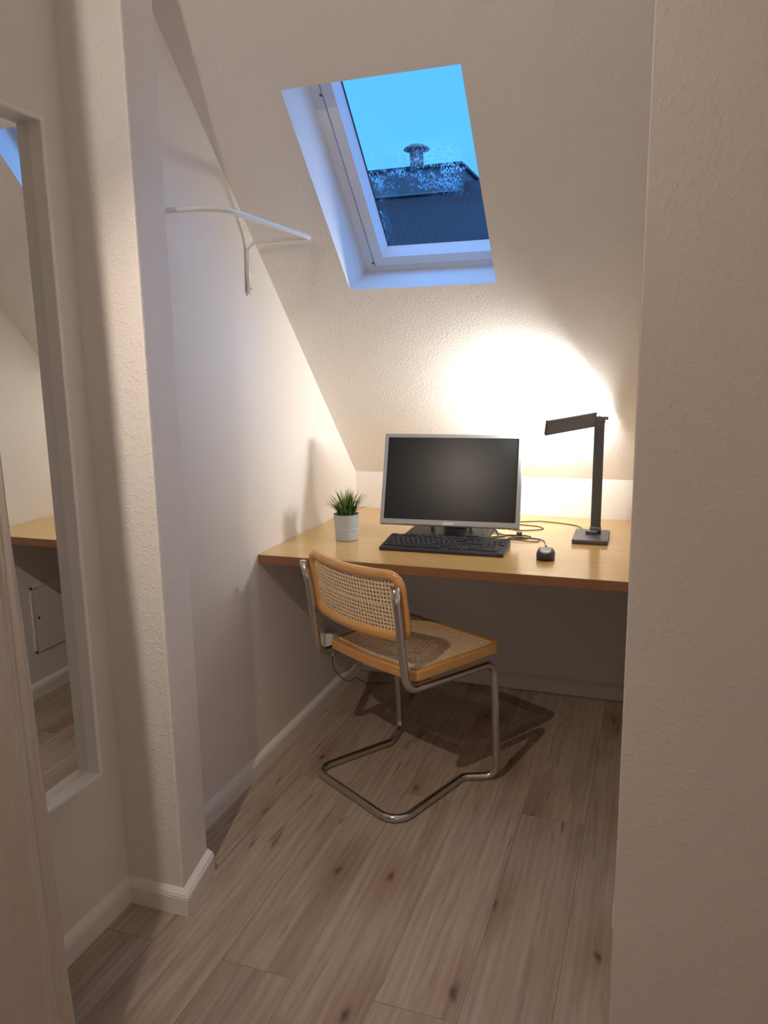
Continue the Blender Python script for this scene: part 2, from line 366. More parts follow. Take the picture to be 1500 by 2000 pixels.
for (x, s) in ((FX0+.027, FS0+.045), (FX0+.027, FS1-.235), (FX0+.062, FS1-.24)):
    c = SL(x, s, FD-.001); Mx = Matrix.Translation(c) @ Matrix.Rotation(-A, 4, 'X').inverted()
    cyl(bm, (0,0), .003, -.003, .002, 10, M=Mx)
link('screw', bm, M_screw, win)

# left alcove wall
bm = bmesh.new(); poly(bm, [(0,0,0),(0,PBY-.02,0),(0,PBY-.02,slope_z(PBY-.02)),(0,0,K)]); link('wall_left', bm, M_smooth, kind='structure')
# pillar (chimney breast) between alcove and mirror wall
bm = bmesh.new()
zb = slope_z(PBY)
fr = [(MX,PY),(PX,PY),(PBX,PBY),(0,PBY)]
def pil(z, i): return (fr[i][0], fr[i][1], z)
NZ = 1
ed = .006
# rounded outer corner
cpts = [(MX,PY),(PX-ed,PY),(PX-ed*.3,PY+ed*.3),(PX-.0012,PY+ed),(PBX+.001,PBY-ed),(PBX-ed*.3,PBY-ed*.2),(PBX-ed,PBY),(0,PBY)]
for a, b in zip(cpts[:-1], cpts[1:]):
    za = min(CEIL, slope_z(a[1])); zc = min(CEIL, slope_z(b[1]))
    poly(bm, [(*a,0),(*b,0),(*b,zc),(*a,za)])
bmesh.ops.remove_doubles(bm, verts=bm.verts, dist=1e-6)
pl = link('wall_pillar', bm, M_pillar, kind='structure')

# mirror wall with recess
bm = bmesh.new(); poly(bm, [(MX,BACK,0),(MX,PY+.01,0),(MX,PY+.01,CEIL),(MX,BACK,CEIL)])
link('wall_mirror_side', bm, M_smooth, kind='structure')
# alcove right wall + near wall face
bm = bmesh.new(); poly(bm, [(W,0,0),(W,RY+.003,0),(W,RY+.003,CEIL),(W,yTOP,CEIL),(W,0,K)])
link('wall_right', bm, M_smooth, kind='structure')
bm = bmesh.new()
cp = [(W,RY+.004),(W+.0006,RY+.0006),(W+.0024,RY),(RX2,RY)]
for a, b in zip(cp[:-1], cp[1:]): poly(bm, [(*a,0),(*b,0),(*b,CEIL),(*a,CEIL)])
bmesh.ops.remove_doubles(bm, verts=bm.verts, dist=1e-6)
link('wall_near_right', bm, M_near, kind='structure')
bm = bmesh.new(); poly(bm, [(MX,BACK,0),(RX2,BACK,0),(RX2,BACK,CEIL),(MX,BACK,CEIL)]); link('wall_front', bm, M_smooth, kind='structure')
bm = bmesh.new(); poly(bm, [(RX2,BACK,0),(RX2,RY,0),(RX2,RY,CEIL),(RX2,BACK,CEIL)]); link('wall_far_right', bm, M_smooth, kind='structure')

# baseboards: stepped profile with a sloping top
BH, BT = .0654, .0181
prof = [(0,0),(BT,0),(BT,.0455),(BT-.0022,.0470),(BT-.0008,.0485),(BT-.0008,.0505),(BT-.0042,.0520),(BT-.0035,.0545),(BT-.0045,.0560),(0,BH)]
def baseboard(name, pts, side=1):
    """pts = wall line; the board stands on its left (side=1) or right (-1), mitred"""
    bm = bmesh.new(); P = [Vector((*p,0)) for p in pts]; rings = []
    for i, p in enumerate(P):
        ds = []
        if i > 0: ds.append((P[i]-P[i-1]).normalized())
        if i < len(P)-1: ds.append((P[i+1]-P[i]).normalized())
        ns = [Vector((-d.y, d.x, 0))*side for d in ds]
        n = ns[0] if len(ns)==1 else (ns[0]+ns[1]).normalized()/ math.cos(ns[0].angle(ns[1])/2)
        rings.append([bm.verts.new(p+n*a+Vector((0,0,b))) for a, b in prof])
    for A_, B_ in zip(rings[:-1], rings[1:]):
        for j in range(len(prof)-1): bm.faces.new((A_[j],A_[j+1],B_[j+1],B_[j]))
    bm.faces.new(rings[0]); bm.faces.new(rings[-1][::-1])
    return link(name, bm, M_paint, kind='structure')
baseboard('baseboard_left', [(0,0),(0,PBY)], 1)
baseboard('baseboard_back', [(0,0),(W,0)], -1)
baseboard('baseboard_right', [(W,0),(W,-1.35)], -1)
baseboard('baseboard_pillar', [(MX,PY-.0),(PX,PY),(PBX,PBY)], -1)
baseboard('baseboard_mirror_side', [(MX,PY),(MX,BACK)], 1)
# shadow joint under back board
# ------------------------------------------------------------------ desk
t = thing('desk_worktop', 'wall-to-wall honey-coloured plywood desk top across the alcove', 'desk', (0,0,0))
bm = bmesh.new()
vs = [(0.0015,-D),(W-.0015,-D),(W-.0015,-.001),(.0015,-.001)]
e = .0015; T = .030
poly(bm, [(.0015+0,-D+e,H),(W-.0015,-D+e,H),(W-.0015,-.001,H),(.0015,-.001,H)])
link('top_surface', bm, M_desk, t)
bm = bmesh.new()
pr = [(-D+e,H),(-D+e*.3,H-e*.3),(-D,H-e),(-D,H-T+e),(-D+e,H-T)]
for a, b in zip(pr[:-1], pr[1:]): poly(bm, [(.0015,*a),(W-.0015,*a),(W-.0015,*b),(.0015,*b)])
bmesh.ops.remove_doubles(bm, verts=bm.verts, dist=1e-6)
link('front_edge', bm, M_ply, t)
bm = bmesh.new()
poly(bm, [(.0015,-D+e,H-T),(W-.0015,-D+e,H-T),(W-.0015,-.001,H-T),(.0015,-.001,H-T)])
for x in (.0015, W-.0015): poly(bm, [(x,-D+e,H-T),(x,-.001,H-T),(x,-.001,H-.0005),(x,-D+e,H-.0005)])
link('underside', bm, M_under, t)

# ------------------------------------------------------------------ chair
CH = thing('cantilever_chair', 'tubular steel cantilever chair with woven cane seat and back, pulled out from the desk', 'chair', (.571,-.642,0), -.501)
R_ = .0125
def tube_half(s):
    return [(s*.214,-.429,.737),(s*.210,-.413,.66),(s*.208,-.400,.55),(s*.212,-.383,.4165),(s*.231,-.020,.4115),(s*.233,0.0,R_)]
kR, kL = (.160,-.088,R_), (-.180,-.098,R_)
right = tube_half(1); left = tube_half(-1)
path = right + [kR,(.208,-.430,R_),(-.212,-.415,R_)] + [kL] + left[::-1]
rad  = [0,.3,.4,.048,.045,.040,.035,.055,.055,.035,.040,.045,.048,.4,.3,0]
bm = bmesh.new(); sweep(bm, fillet(path, rad, 10), circ(R_, 16)); fr_ = link('steel_frame', bm, M_chrome, CH, smooth=True)
for s in (1,-1):
    bm = bmesh.new(); M0 = Matrix.Translation((s*.214,-.4295,.737)) ; cyl(bm, (0,0), .0108, -.003, .003, 16, M=M0)
    link('end_cap', bm, M_chrome, fr_)
for s in (1,-1):
    for z, y in ((.705,-.4215),(.575,-.4020)):
        bm = bmesh.new(); Mx = Matrix.Translation((s*.211,y-.0115,z)) @ Matrix.Rotation(PI/2,4,'X'); cyl(bm, (0,0), .0042, -.002, .0028, 12, M=Mx)
        link('screw', bm, M_chrome, fr_)
# seat frame (bent wood ring with a flat inner lip) ------------------------------------------------
SZ = .461
def seat_outline(ins, n=10):
    """trapezoid, corner radius, bowed rear edge"""
    b, f, y0, y1, r = .206-ins, .220-ins, -.343+ins, .036-ins, max(.035-ins,.012)
    pts = fillet([(f,y1,0),(-f,y1,0),(-b,y0,0),(0,y0-.016,0),(b,y0,0)], [r,r,r*.9,.6,r*.9], n, closed=True)
    return [(p.x,p.y) for p in pts]
def seat_z(x, y): return SZ - .006*(1-min(1,(x/.2)**2))*.5 + .004*math.cos(y*6)*0
o0, o1 = seat_outline(0), seat_outline(.020)
bm = bmesh.new(); n = len(o0); th = .033
lay = [(o0,-.004,0),(seat_outline(.0015),-.001,0),(seat_outline(.005),0,0),(o1,0,0),(o1,-th,0),(seat_outline(.004),-th,0),(o0,-th+.004,0)]
rg = [[bm.verts.new((x,y,SZ+dz)) for x,y in o] for o,dz,_ in lay]
for i in range(len(rg)):
    a, b = rg[i], rg[(i+1)%len(rg)]
    for j in range(n): bm.faces.new((a[j],a[(j+1)%n],b[(j+1)%n],b[j]))
link('seat_frame', bm, M_chairwood, CH, smooth=False)
def cane(bm, f, nu, nv, hole=.335):
    """perforated sheet: each cell has an octagonal hole; f(u,v) with u in 0..nu, v in 0..nv"""
    cache = {}
    def V(u, v):
        k = (round(u*8), round(v*8))
        if k not in cache: cache[k] = bm.verts.new(f(u, v))
        return cache[k]
    for i in range(nu):
        for j in range(nv):
            cu, cv = i+.5, j+.5
            out = [V(cu+a*.5, cv+b*.5) for a, b in ((1,0),(1,1),(0,1),(-1,1),(-1,0),(-1,-1),(0,-1),(1,-1))]
            inn = [bm.verts.new(f(cu+hole*math.cos(k*PI/4), cv+hole*math.sin(k*PI/4))) for k in range(8)]
            for k in range(8): bm.faces.new((out[k], out[(k+1)%8], inn[(k+1)%8], inn[k]))
def add_solid(o, th): m = o.modifiers.new('solid','SOLIDIFY'); m.thickness = th; m.offset = -1
p = .0127
NU, NV = 31, 27
def sf(u, v):
    x = (u/NU-.5); y = v/NV; yy = -.335+.36*y
    return (x*2*(.194+(.206-.194)*y), yy - .012*(1-(2*x)**2)*(1-y), SZ-.0015-.004*(1-(2*x)**2)*(1-(2*y-1)**2))
bm = bmesh.new(); cane(bm, sf, NU, NV); o = link('seat_cane', bm, M_cane, CH); add_solid(o, .0014)
# backrest -----------------------------------------------------------------------------------------
BW, ZB, ZT = .2215, .558, .782
def bk(x, z):
    t_ = (z-ZB)/(ZT-ZB)
    y = -.366 - .034*t_ - .030*(1-(x/BW)**2) + .012*0
    return Vector((x, y, z - .010*(1-(x/BW)**2)*(1 if z > .67 else .4)))
w_ = .0145
def bo(ins, n=8): 
    r = .055-ins
    pts = fillet([(BW-ins,0,ZT-ins),(-BW+ins,0,ZT-ins),(-BW+ins,0,ZB+ins),(BW-ins,0,ZB+ins)], r, n, closed=True)
    out = []
    for i, a in enumerate(pts):
        b = pts[(i+1)%len(pts)]; L = (b-a).length; k = max(1, int(L/.03))
        for q in range(k): out.append(a.lerp(b, q/k))
    return out
bm = bmesh.new(); ctr = [bk(q.x, q.z) for q in bo(w_)]
sweep(bm, ctr, [(x, y) for x, y in circ(.0115, 14, w_)], closed=True, up=Vector((0,1,0)), fixed_up=True) if False else None
# local frame: thickness along chair Y, width in the backrest plane
N = len(ctr); rings = []
for i in range(N):
    tn = (ctr[(i+1)%N]-ctr[i-1]).normalized(); nrm = Vector((0,1,.12)).normalized(); nrm = (nrm-tn*nrm.dot(tn)).normalized(); sd = tn.cross(nrm).normalized()
    rings.append([bm.verts.new(ctr[i]+sd*a+nrm*b) for a, b in circ(w_+.0015, 14, .0115)])
for i in range(N):
    a, b = rings[i], rings[(i+1)%N]
    for j in range(14): bm.faces.new((a[j],a[(j+1)%14],b[(j+1)%14],b[j]))
link('backrest_frame', bm, M_chairwood, CH, smooth=True)
NU, NV = 32, 15
def bf(u, v):
    x = (u/NU-.5)*2*(BW-.018); z = ZB+.018+(ZT-ZB-.036)*v/NV; q = bk(x, z)
    # keep the four corners of the woven sheet tucked inside the rounded frame
    return (q.x, q.y, q.z)
bm = bmesh.new(); cane(bm, bf, NU, NV)
kill = []
rr = .047
for f in bm.faces:
    c = f.calc_center_median(); dx = abs(c.x)-(BW-.010-rr); zc = c.z + .010*(1-(c.x/BW)**2)*(1 if c.z > .66 else .4); dz = abs(zc-(ZB+ZT)/2)-((ZT-ZB)/2-.010-rr)
    if dx > 0 and dz > 0 and math.hypot(dx, dz) > rr-.006: kill.append(f)
bmesh.ops.delete(bm, geom=kill, context='FACES')
o = link('backrest_cane', bm, M_cane, CH); add_solid(o, .0014)

# ------------------------------------------------------------------ monitor
def frameM(c, yaw, tilt):
    r = Vector((math.cos(yaw), math.sin(yaw), 0)); n = Vector((math.sin(yaw), -math.cos(yaw), 0)); up = Vector((0,0,1))*math.cos(tilt)-n*math.sin(tilt); fw = up.cross(r)*-1
    fw = r.cross(up)  # points away from the viewer... corrected below
    if fw.dot(n) < 0: fw = -fw
    M = Matrix.Identity(4)
    for i in range(3): M[i][0], M[i][1], M[i][2] = r[i], -fw[i], up[i]
    return Matrix.Translation(c) @ M       # local x right, y away from viewer, z up
MO = thing('computer_monitor', 'flat computer monitor with grey bezel and dark switched-off screen', 'monitor', (.545,-.43,H))
def inthing(o, t): o.parent = t; o.matrix_parent_inverse = Matrix.Identity(4)
MM = Matrix.Translation((-.545,.43,-H)) @ frameM((.545,-.482,.948), .068, .307)
MW, MH = .49, .326
bm = bmesh.new()
def rect_ring(bm, w, h, wi, hi, zc, y0, y1, M):
    o = [(-w/2,-h/2),(w/2,-h/2),(w/2,h/2),(-w/2,h/2)]; i = [(-wi/2,-hi/2+zc),(wi/2,-hi/2+zc),(wi/2,hi/2+zc),(-wi/2,hi/2+zc)]
    g = .0035
    o2 = [(-w/2+g,-h/2+g),(w/2-g,-h/2+g),(w/2-g,h/2-g),(-w/2+g,h/2-g)]
    for k in range(4):
        n = (k+1)%4
        for P in ([(o2[k],y0),(o2[n],y0),(i[n],y0),(i[k],y0)],[(o[k],y0+g),(o[n],y0+g),(o2[n],y0),(o2[k],y0)],[(i[k],y0),(i[n],y0),(i[n],y0+.003),(i[k],y0+.003)],[(o[k],y0+g),(o[n],y0+g),(o[n],y1),(o[k],y1)]):
            f = poly(bm, [M @ Vector((a[0], yy, a[1])) for a, yy in P])
    poly(bm, [M @ Vector((a[0], y1, a[1])) for a in o])
rect_ring(bm, MW, MH, MW-.026, MH-.034, .003, 0, .028, MM); bezel = link('bezel', bm, M_silver, MO)
bm = bmesh.new(); poly(bm, [MM @ Vector(q) for q in ((-MW/2+.012,.003,-MH/2+.019),(MW/2-.012,.003,-MH/2+.019),(MW/2-.012,.003,MH/2-.013),(-MW/2+.012,.003,MH/2-.013))])
link('screen', bm, M_screen, MO)
bm = bmesh.new(); box(bm, -MW*.36, MW*.36, .028, .058, -MH*.34, MH*.34, .012, 3, MM); link('rear_housing', bm, M_black, MO)
bm = bmesh.new(); box(bm, MW/2-.038, MW/2-.012, -.0006, 0, MH/2-.0105, MH/2-.0085, 0, 1, MM); link('model_mark', bm, M_logo, bezel)
bm = bmesh.new()
for k in range(5): box(bm, MW/2-.110+k*.018, MW/2-.100+k*.018, .006, .014, -MH/2-.0015, -MH/2+.001, .0008, 1, MM)
link('button', bm, M_black, bezel)
# logo lettering
def text_mesh(s, size, shear=0):
    cu = bpy.data.curves.new('lettering', 'FONT'); cu.body = s; cu.size = size; cu.align_x='CENTER'; cu.align_y='CENTER'; cu.extrude = .0003; cu.shear = shear; cu.resolution_u = 2
    o = bpy.data.objects.new('lettering', cu); me = bpy.data.meshes.new_from_object(o)
    bpy.data.objects.remove(o); bpy.data.curves.remove(cu); return me
me = text_mesh('acer', .018, .35)
bm = bmesh.new(); bm.from_mesh(me); bpy.data.meshes.remove(me)
for v in bm.verts: v.co = MM @ Vector((v.co.x*1.25, -.0002-v.co.z, v.co.y-MH/2+.0105))
link('logo', bm, M_logo, bezel)
# stand
sb = Matrix.Translation((-.545,.43,-H))
bm = bmesh.new(); Ms = sb @ Matrix.Translation((.525,-.405,0)) @ Matrix.Rotation(.06,4,'Z')
pts = rrect(.30,.21,.03,6); lay = [(1,0),(1,.006),(.975,.011),(.90,.0135)]
rg = [[bm.verts.new(Ms @ Vector((x*k, y*k, H+z))) for x, y in pts] for k, z in lay]
for a, b in zip(rg[:-1], rg[1:]):
    for j in range(len(pts)): bm.faces.new((a[j],a[(j+1)%len(pts)],b[(j+1)%len(pts)],b[j]))
bm.faces.new(rg[0][::-1]); bm.faces.new(rg[-1]); base_ = link('stand_base', bm, M_blackgloss, MO)
bm = bmesh.new(); sweep(bm, [Ms @ Vector(q) for q in ((.012,.045,H+.012),(.012,.042,H+.10),(.012,.020,H+.19),(.010,.002,H+.235))], [(a,b) for a,b in rrect(.085,.030,.009,4)], up=Vector((0,1,0)), fixed_up=True)
link('stand_neck', bm, M_black, MO, smooth=False)
bm = bmesh.new(); link_trim = box(bm, -.070,-.056, -.012, .0, H+.012, H+.048, .002, 1, Ms); link('stand_trim', bm, M_silver, MO); bm = bmesh.new(); box(bm, .070, .084, -.012, .0, H+.012, H+.048, .002, 1, Ms)
link('stand_trim', bm, M_silver, MO)

# ------------------------------------------------------------------ keyboard
KB = thing('computer_keyboard', 'black full-size computer keyboard lying in front of the monitor', 'keyboard', (.569,-.645,H), .018)
KW, KD = .415, .142
def ktop(y): return .012 + (y+KD/2)/KD*.016      # rises to the back
bm = bmesh.new()
pr = [(-KD/2,.002),(-KD/2,.009),(-KD/2+.004,.0125),(KD/2-.004,.0275),(KD/2,.024),(KD/2,.006),(KD/2-.01,.0),(-KD/2+.004,0)]
L_, Rr = [[bm.verts.new((x, y, z)) for y, z in pr] for x in (-KW/2, KW/2)]
for j in range(len(pr)): bm.faces.new((L_[j],L_[(j+1)%len(pr)],Rr[(j+1)%len(pr)],Rr[j]))
bm.faces.new(L_); bm.faces.new(Rr[::-1])
bmesh.ops.bevel(bm, geom=[e for e in bm.edges if abs(e.verts[0].co.x-e.verts[1].co.x)<1e-5 and e.calc_length()>.0], offset=.0015, segments=2, affect='EDGES')
kb = link('case', bm, M_black, KB)
for x in (-KW/2+.03, KW/2-.03):
    bm = bmesh.new(); box(bm, x-.012, x+.012, KD/2-.022, KD/2-.018, 0, .012, .001, 1); link('foot', bm, M_black, KB)
u = .0182
rows = []   # (row y index, list of (x start in units, width, legend))
fk = [(0,1,'Esc')]+[(2+i+(.5 if i>3 else 0)+(.5 if i>7 else 0),1,'F%d'%(i+1)) for i in range(12)]
num = [(i,1,c) for i,c in enumerate('^1234567890')] + [(11,1,'?'),(12,1,'`'),(13,2,'')]
tab = [(0,1.5,'Tab')]+[(1.5+i,1,c) for i,c in enumerate('QWERTZUIOP')]+[(11.5,1,'U'),(12.5,1,'+')]
cap = [(0,1.75,'')]+[(1.75+i,1,c) for i,c in enumerate('ASDFGHJKL')]+[(10.75,1,'O'),(11.75,1,'A'),(12.75,2.25,'')]
shf = [(0,1.25,''),(1.25,1,'<')]+[(2.25+i,1,c) for i,c in enumerate('YXCVBNM,.-')]+[(12.25,2.75,'')]
ctl = [(0,1.25,'Strg'),(1.25,1.25,''),(2.5,1.25,'Alt'),(3.75,6.25,''),(10,1.25,'Alt'),(12.5,1.25,''),(13.75,1.25,'Strg')]
nav = {0:[(15.3,1,''),(16.3,1,''),(17.3,1,'')],1:[(15.3,1,''),(16.3,1,''),(17.3,1,'')],2:[(15.3,1,''),(16.3,1,''),(17.3,1,'')],4:[(16.3,1,'')],5:[(15.3,1,''),(16.3,1,''),(17.3,1,'')]}
pad = {1:[(18.6,1,''),(19.6,1,'/'),(20.6,1,'*'),(21.6,.9,'-')],2:[(18.6,1,'7'),(19.6,1,'8'),(20.6,1,'9'),(21.6,.9,'+')],3:[(18.6,1,'4'),(19.6,1,'5'),(20.6,1,'6')],4:[(18.6,1,'1'),(19.6,1,'2'),(20.6,1,'3')],5:[(18.6,2,'0'),(20.6,1,',')]}
keys = []
for r, row in enumerate((fk,num,tab,cap,shf,ctl)): 
    for k in row+nav.get(r,[])+pad.get(r,[]): keys.append((r,*k))
keys = [k for k in keys if not (k[0]==1 and k[1]==18.6)]
keys = keys[:100] if len(keys) <= 100 else [k for i,k in enumerate(keys) if not (k[0]==0 and 17.2<k[1]<17.4) ][:100]
leg = bmesh.new(); tcache = {}
ky = [KD/2-.020, KD/2-.044, KD/2-.0625, KD/2-.081, KD/2-.0995, KD/2-.118]
tl = math.atan2(.016, KD); Rk = Matrix.Rotation(tl, 4, 'X')
kmesh = {}
for r, x, w, s in keys:
    if w not in kmesh:
        bmk = bmesh.new(); hw = w*u/2-.0011; hd = .0078
        q = [[bmk.verts.new((sx*(hw-ins), sy*(hd-ins)+dy, z)) for sx, sy in ((-1,-1),(1,-1),(1,1),(-1,1))] for ins, z, dy in ((0,0,0),(.0008,.0040,0),(.0022,.0052,.0003))]
        for a, b in zip(q[:-1], q[1:]):
            for j in range(4): bmk.faces.new((a[j],a[(j+1)%4],b[(j+1)%4],b[j]))
        bmk.faces.new(q[-1]); mk = bpy.data.meshes.new('key'); bmk.to_mesh(mk); bmk.free(); mk.materials.append(M_key); kmesh[w] = mk
    X = -KW/2+.008+(x+w/2)*u*.975; Y = ky[r]; Z = ktop(Y)
    o = bpy.data.objects.new('key', kmesh[w]); C.objects.link(o); o.parent = KB
    Mk = Matrix.Translation((X,Y,Z)) @ Rk; o.matrix_local = Mk
    if s:
        if s not in tcache: tcache[s] = text_mesh(s, .0066 if len(s)==1 else .0042)
        b2 = bmesh.new(); b2.from_mesh(tcache[s])
        for v in b2.verts: v.co = Mk @ Vector((v.co.x-(.0022 if len(s)==1 else 0), v.co.y+.0018, .00525+max(0,v.co.z)*.2))
        tm = bpy.data.meshes.new('t'); b2.to_mesh(tm); b2.free(); leg.from_mesh(tm); bpy.data.meshes.remove(tm)
link('key_lettering', leg, M_legend, KB)
for me in tcache.values(): bpy.data.meshes.remove(me)

def cable(name, pts, r, m, parent, off=(0,0,0), n=6):
    bm = bmesh.new(); sweep(bm, [Vector(p)-Vector(off) for p in smooth_path(pts, n)], circ(r, 8)); return link(name, bm, m, parent, smooth=True)
Rkb = Matrix.Translation((.569,-.645,H)) @ Matrix.Rotation(.018,4,'Z')
def world_cable(name, pts, r, m, parent, Mw):
    inv = Mw.inverted(); bm = bmesh.new(); sweep(bm, [inv @ q for q in smooth_path(pts, 6)], circ(r, 8)); return link(name, bm, m, parent, smooth=True)
z0 = H+.0022
world_cable('cable', [(.560,-.577,H+.018),(.578,-.560,H+.014),(.600,-.52,z0+.012),(.640,-.49,z0+.013),(.685,-.47,z0),(.74,-.455,z0),(.80,-.43,z0),(.815,-.395,z0),(.775,-.385,z0),(.70,-.42,z0),(.665,-.45,z0),(.72,-.30,z0+.004)][:11], .0018, M_cable, KB, Rkb)

# ------------------------------------------------------------------ mouse
MS = thing('computer_mouse', 'small black wired computer mouse to the right of the keyboard', 'mouse', (.905,-.672,H), .10)
bm = bmesh.new(); NXm, NYm = 14, 18; vs = []
for j in range(NYm+1):
    row = []
    ty = -1+2*j/NYm
    for i in range(NXm+1):
        tx = -1+2*i/NXm
        hw = .029*(1-.10*ty*ty)*math.sqrt(max(0,1-abs(ty)**6)); x = tx*hw; y = .052*ty
        z = .031*(1-abs(tx)**6*.55)*(max(0,1-abs(ty+.1)**3.2*.72)**.6)
        row.append(bm.verts.new((x, y, max(.003, z))))
    vs.append(row)
for j in range(NYm):
    for i in range(NXm): bm.faces.new((vs[j][i],vs[j][i+1],vs[j+1][i+1],vs[j+1][i]))
bmesh.ops.remove_doubles(bm, verts=bm.verts, dist=1e-5)
ed_ = [e for e in bm.edges if e.is_boundary]; r = bmesh.ops.extrude_edge_only(bm, edges=ed_)
for g in r['geom']:
    if isinstance(g, bmesh.types.BMVert): g.co.z = 0; g.co.x *= .96; g.co.y *= .96
bmesh.ops.holes_fill(bm, edges=[e for e in bm.edges if e.is_boundary])
link('body', bm, M_black, MS, smooth=True)
bm = bmesh.new(); Mw_ = Matrix.Translation((0,.030,.0225)) @ Matrix.Rotation(PI/2,4,'Y'); cyl(bm, (0,0), .009, -.0035, .0035, 18, M=Mw_); link('scroll_wheel', bm, M_blackgloss, MS)
Mms = Matrix.Translation((.905,-.672,H)) @ Matrix.Rotation(.10,4,'Z')
world_cable('cable', [(.900,-.621,H+.008),(.894,-.585,H+.003),(.885,-.53,z0),(.872,-.46,z0),(.850,-.425,z0),(.815,-.415,z0),(.785,-.425,z0),(.745,-.45,z0+.003),(.79,-.475,z0+.003),(.845,-.468,z0),(.850,-.445,z0+.003),(.80,-.44,z0+.005),(.75,-.425,z0+.005),(.765,-.40,z0+.003),(.80,-.405,z0+.006),(.72,-.415,z0+.006),(.68,-.40,z0+.004),(.655,-.42,z0),(.665,-.455,z0),(.70,-.47,z0+.004),(.735,-.44,z0+.007),(.70,-.38,z0+.003),(.665,-.33,z0),(.655,-.24,z0),(.66,-.10,z0)], .0016, M_cable, MS, Mms)
bm = bmesh.new(); cyl(bm, (0,0), .008, 0, .016, 12, M=Mms.inverted() @ Matrix.Translation((.765,-.385,H+.008)) @ Matrix.Rotation(.5,4,'Z') @ Matrix.Rotation(PI/2,4,'Y'))
link('cable_tie', bm, M_cable, MS)

# monitor cable crossing behind
Mmo = Matrix.Translation((.545,-.43,H))
world_cable('cable', [(.60,-.40,H+.10),(.625,-.38,H+.05),(.645,-.40,H+.020),(.662,-.46,z0+.001),(.69,-.46,z0+.001),(.70,-.40,z0+.001),(.66,-.27,z0+.001),(.62,-.12,z0+.001),(.60,-.03,z0+.001)], .0028, M_cable, MO, Mmo)

# ------------------------------------------------------------------ desk lamp
DL = thing('desk_lamp', 'dark grey folding desk lamp, its switched-on head turned to the sloped wall', 'lamp', (1.02,-.37,H))
off = Vector((1.02,-.37,H)); ML = Matrix.Translation(-off)
bm = bmesh.new(); pts = rrect(.118,.185,.006,4)
lay = [(.97,0),(1,.003),(1,.013),(.985,.0155)]
Mb = ML @ Matrix.Translation((1.019,-.366,H)) @ Matrix.Rotation(.02,4,'Z')
rg = [[bm.verts.new(Mb @ Vector((x*k, y*k, z))) for x, y in pts] for k, z in lay]
for a, b in zip(rg[:-1], rg[1:]):
    for j in range(len(pts)): bm.faces.new((a[j],a[(j+1)%len(pts)],b[(j+1)%len(pts)],b[j]))
bm.faces.new(rg[0][::-1]); bm.faces.new(rg[-1]); lb = link('base', bm, M_lampgrey, DL)
for k in range(3):
    bm = bmesh.new(); cyl(bm, (1.00+k*.016,-.425), .004, H+.0155, H+.0160, 12, M=ML); link('touch_button', bm, mat('button_grey', (.16,.16,.17), .4) if k==0 else bpy.data.materials['button_grey'], lb)
PB, PT = Vector((1.030,-.335,H+.03)), Vector((1.032,-.345,1.152))
bm = bmesh.new(); sweep(bm, [ML @ PB, ML @ PT], [(a,b) for a,b in rrect(.034,.014,.004,3)], up=Vector((0,1,0)), fixed_up=True)
pole = link('arm', bm, M_lampgrey, DL)
bm = bmesh.new(); cyl(bm, (0,0), .013, -.019, .019, 20, M=ML @ Matrix.Translation((1.030,-.337,H+.0275)) @ Matrix.Rotation(PI/2,4,'Y')); 
box(bm, -.023,.019,-.016,.008,-.012,.0,.003,2, ML @ Matrix.Translation((1.022,-.350,H+.0275)))
link('base_hinge', bm, M_lampgrey, DL)
bm = bmesh.new(); cyl(bm, (0,0), .015, -.007, .004, 20, M=ML @ Matrix.Translation((1.045,-.34,1.158))); cyl(bm, (0,0), .010, -.017, .017, 16, M=ML @ Matrix.Translation((1.034,-.343,1.149)) @ Matrix.Rotation(PI/2,4,'Y'))
link('top_hinge', bm, M_lampgrey, DL)
hr, hl = Vector((1.018,-.350,1.153)), Vector((.872,-.500,1.134))
ux = (hl-hr).normalized(); nn = Vector((-.68,.58,.25)); nn = (nn-ux*nn.dot(ux)).normalized(); vv = ux.cross(nn).normalized()
HMx = Matrix.Identity(4)
for i in range(3): HMx[i][0], HMx[i][1], HMx[i][2] = ux[i], vv[i], nn[i]
HM = ML @ Matrix.Translation((hr+hl)/2) @ HMx; HL = (hl-hr).length
bm = bmesh.new(); box(bm, -HL/2, HL/2, -.0265, .0265, -.006, .006, .003, 2, HM); head = link('head', bm, M_lampgrey, DL)
bm = bmesh.new(); box(bm, -HL/2+.008, HL/2-.006, -.020, .020, .0062, .0078, 0, 1, HM); link('light_panel', bm, M_led, head)
bm = bmesh.new(); box(bm, -HL/2-.022, -HL/2+.012, -.010, .010, -.005, .005, .002, 2, HM); link('head_bracket', bm, M_lampgrey, head)
world_cable('cable', [(.985,-.272,H+.006),(.965,-.19,z0),(.93,-.15,z0),(.86,-.125,z0),(.80,-.117,z0),(.73,-.15,z0),(.715,-.19,z0),(.75,-.20,z0),(.815,-.215,z0),(.838,-.255,z0),(.80,-.285,z0),(.76,-.30,z0),(.72,-.285,z0),(.69,-.22,z0),(.68,-.10,z0),(.68,-.02,z0)], .0018, M_cable, DL, Matrix.Translation(off))

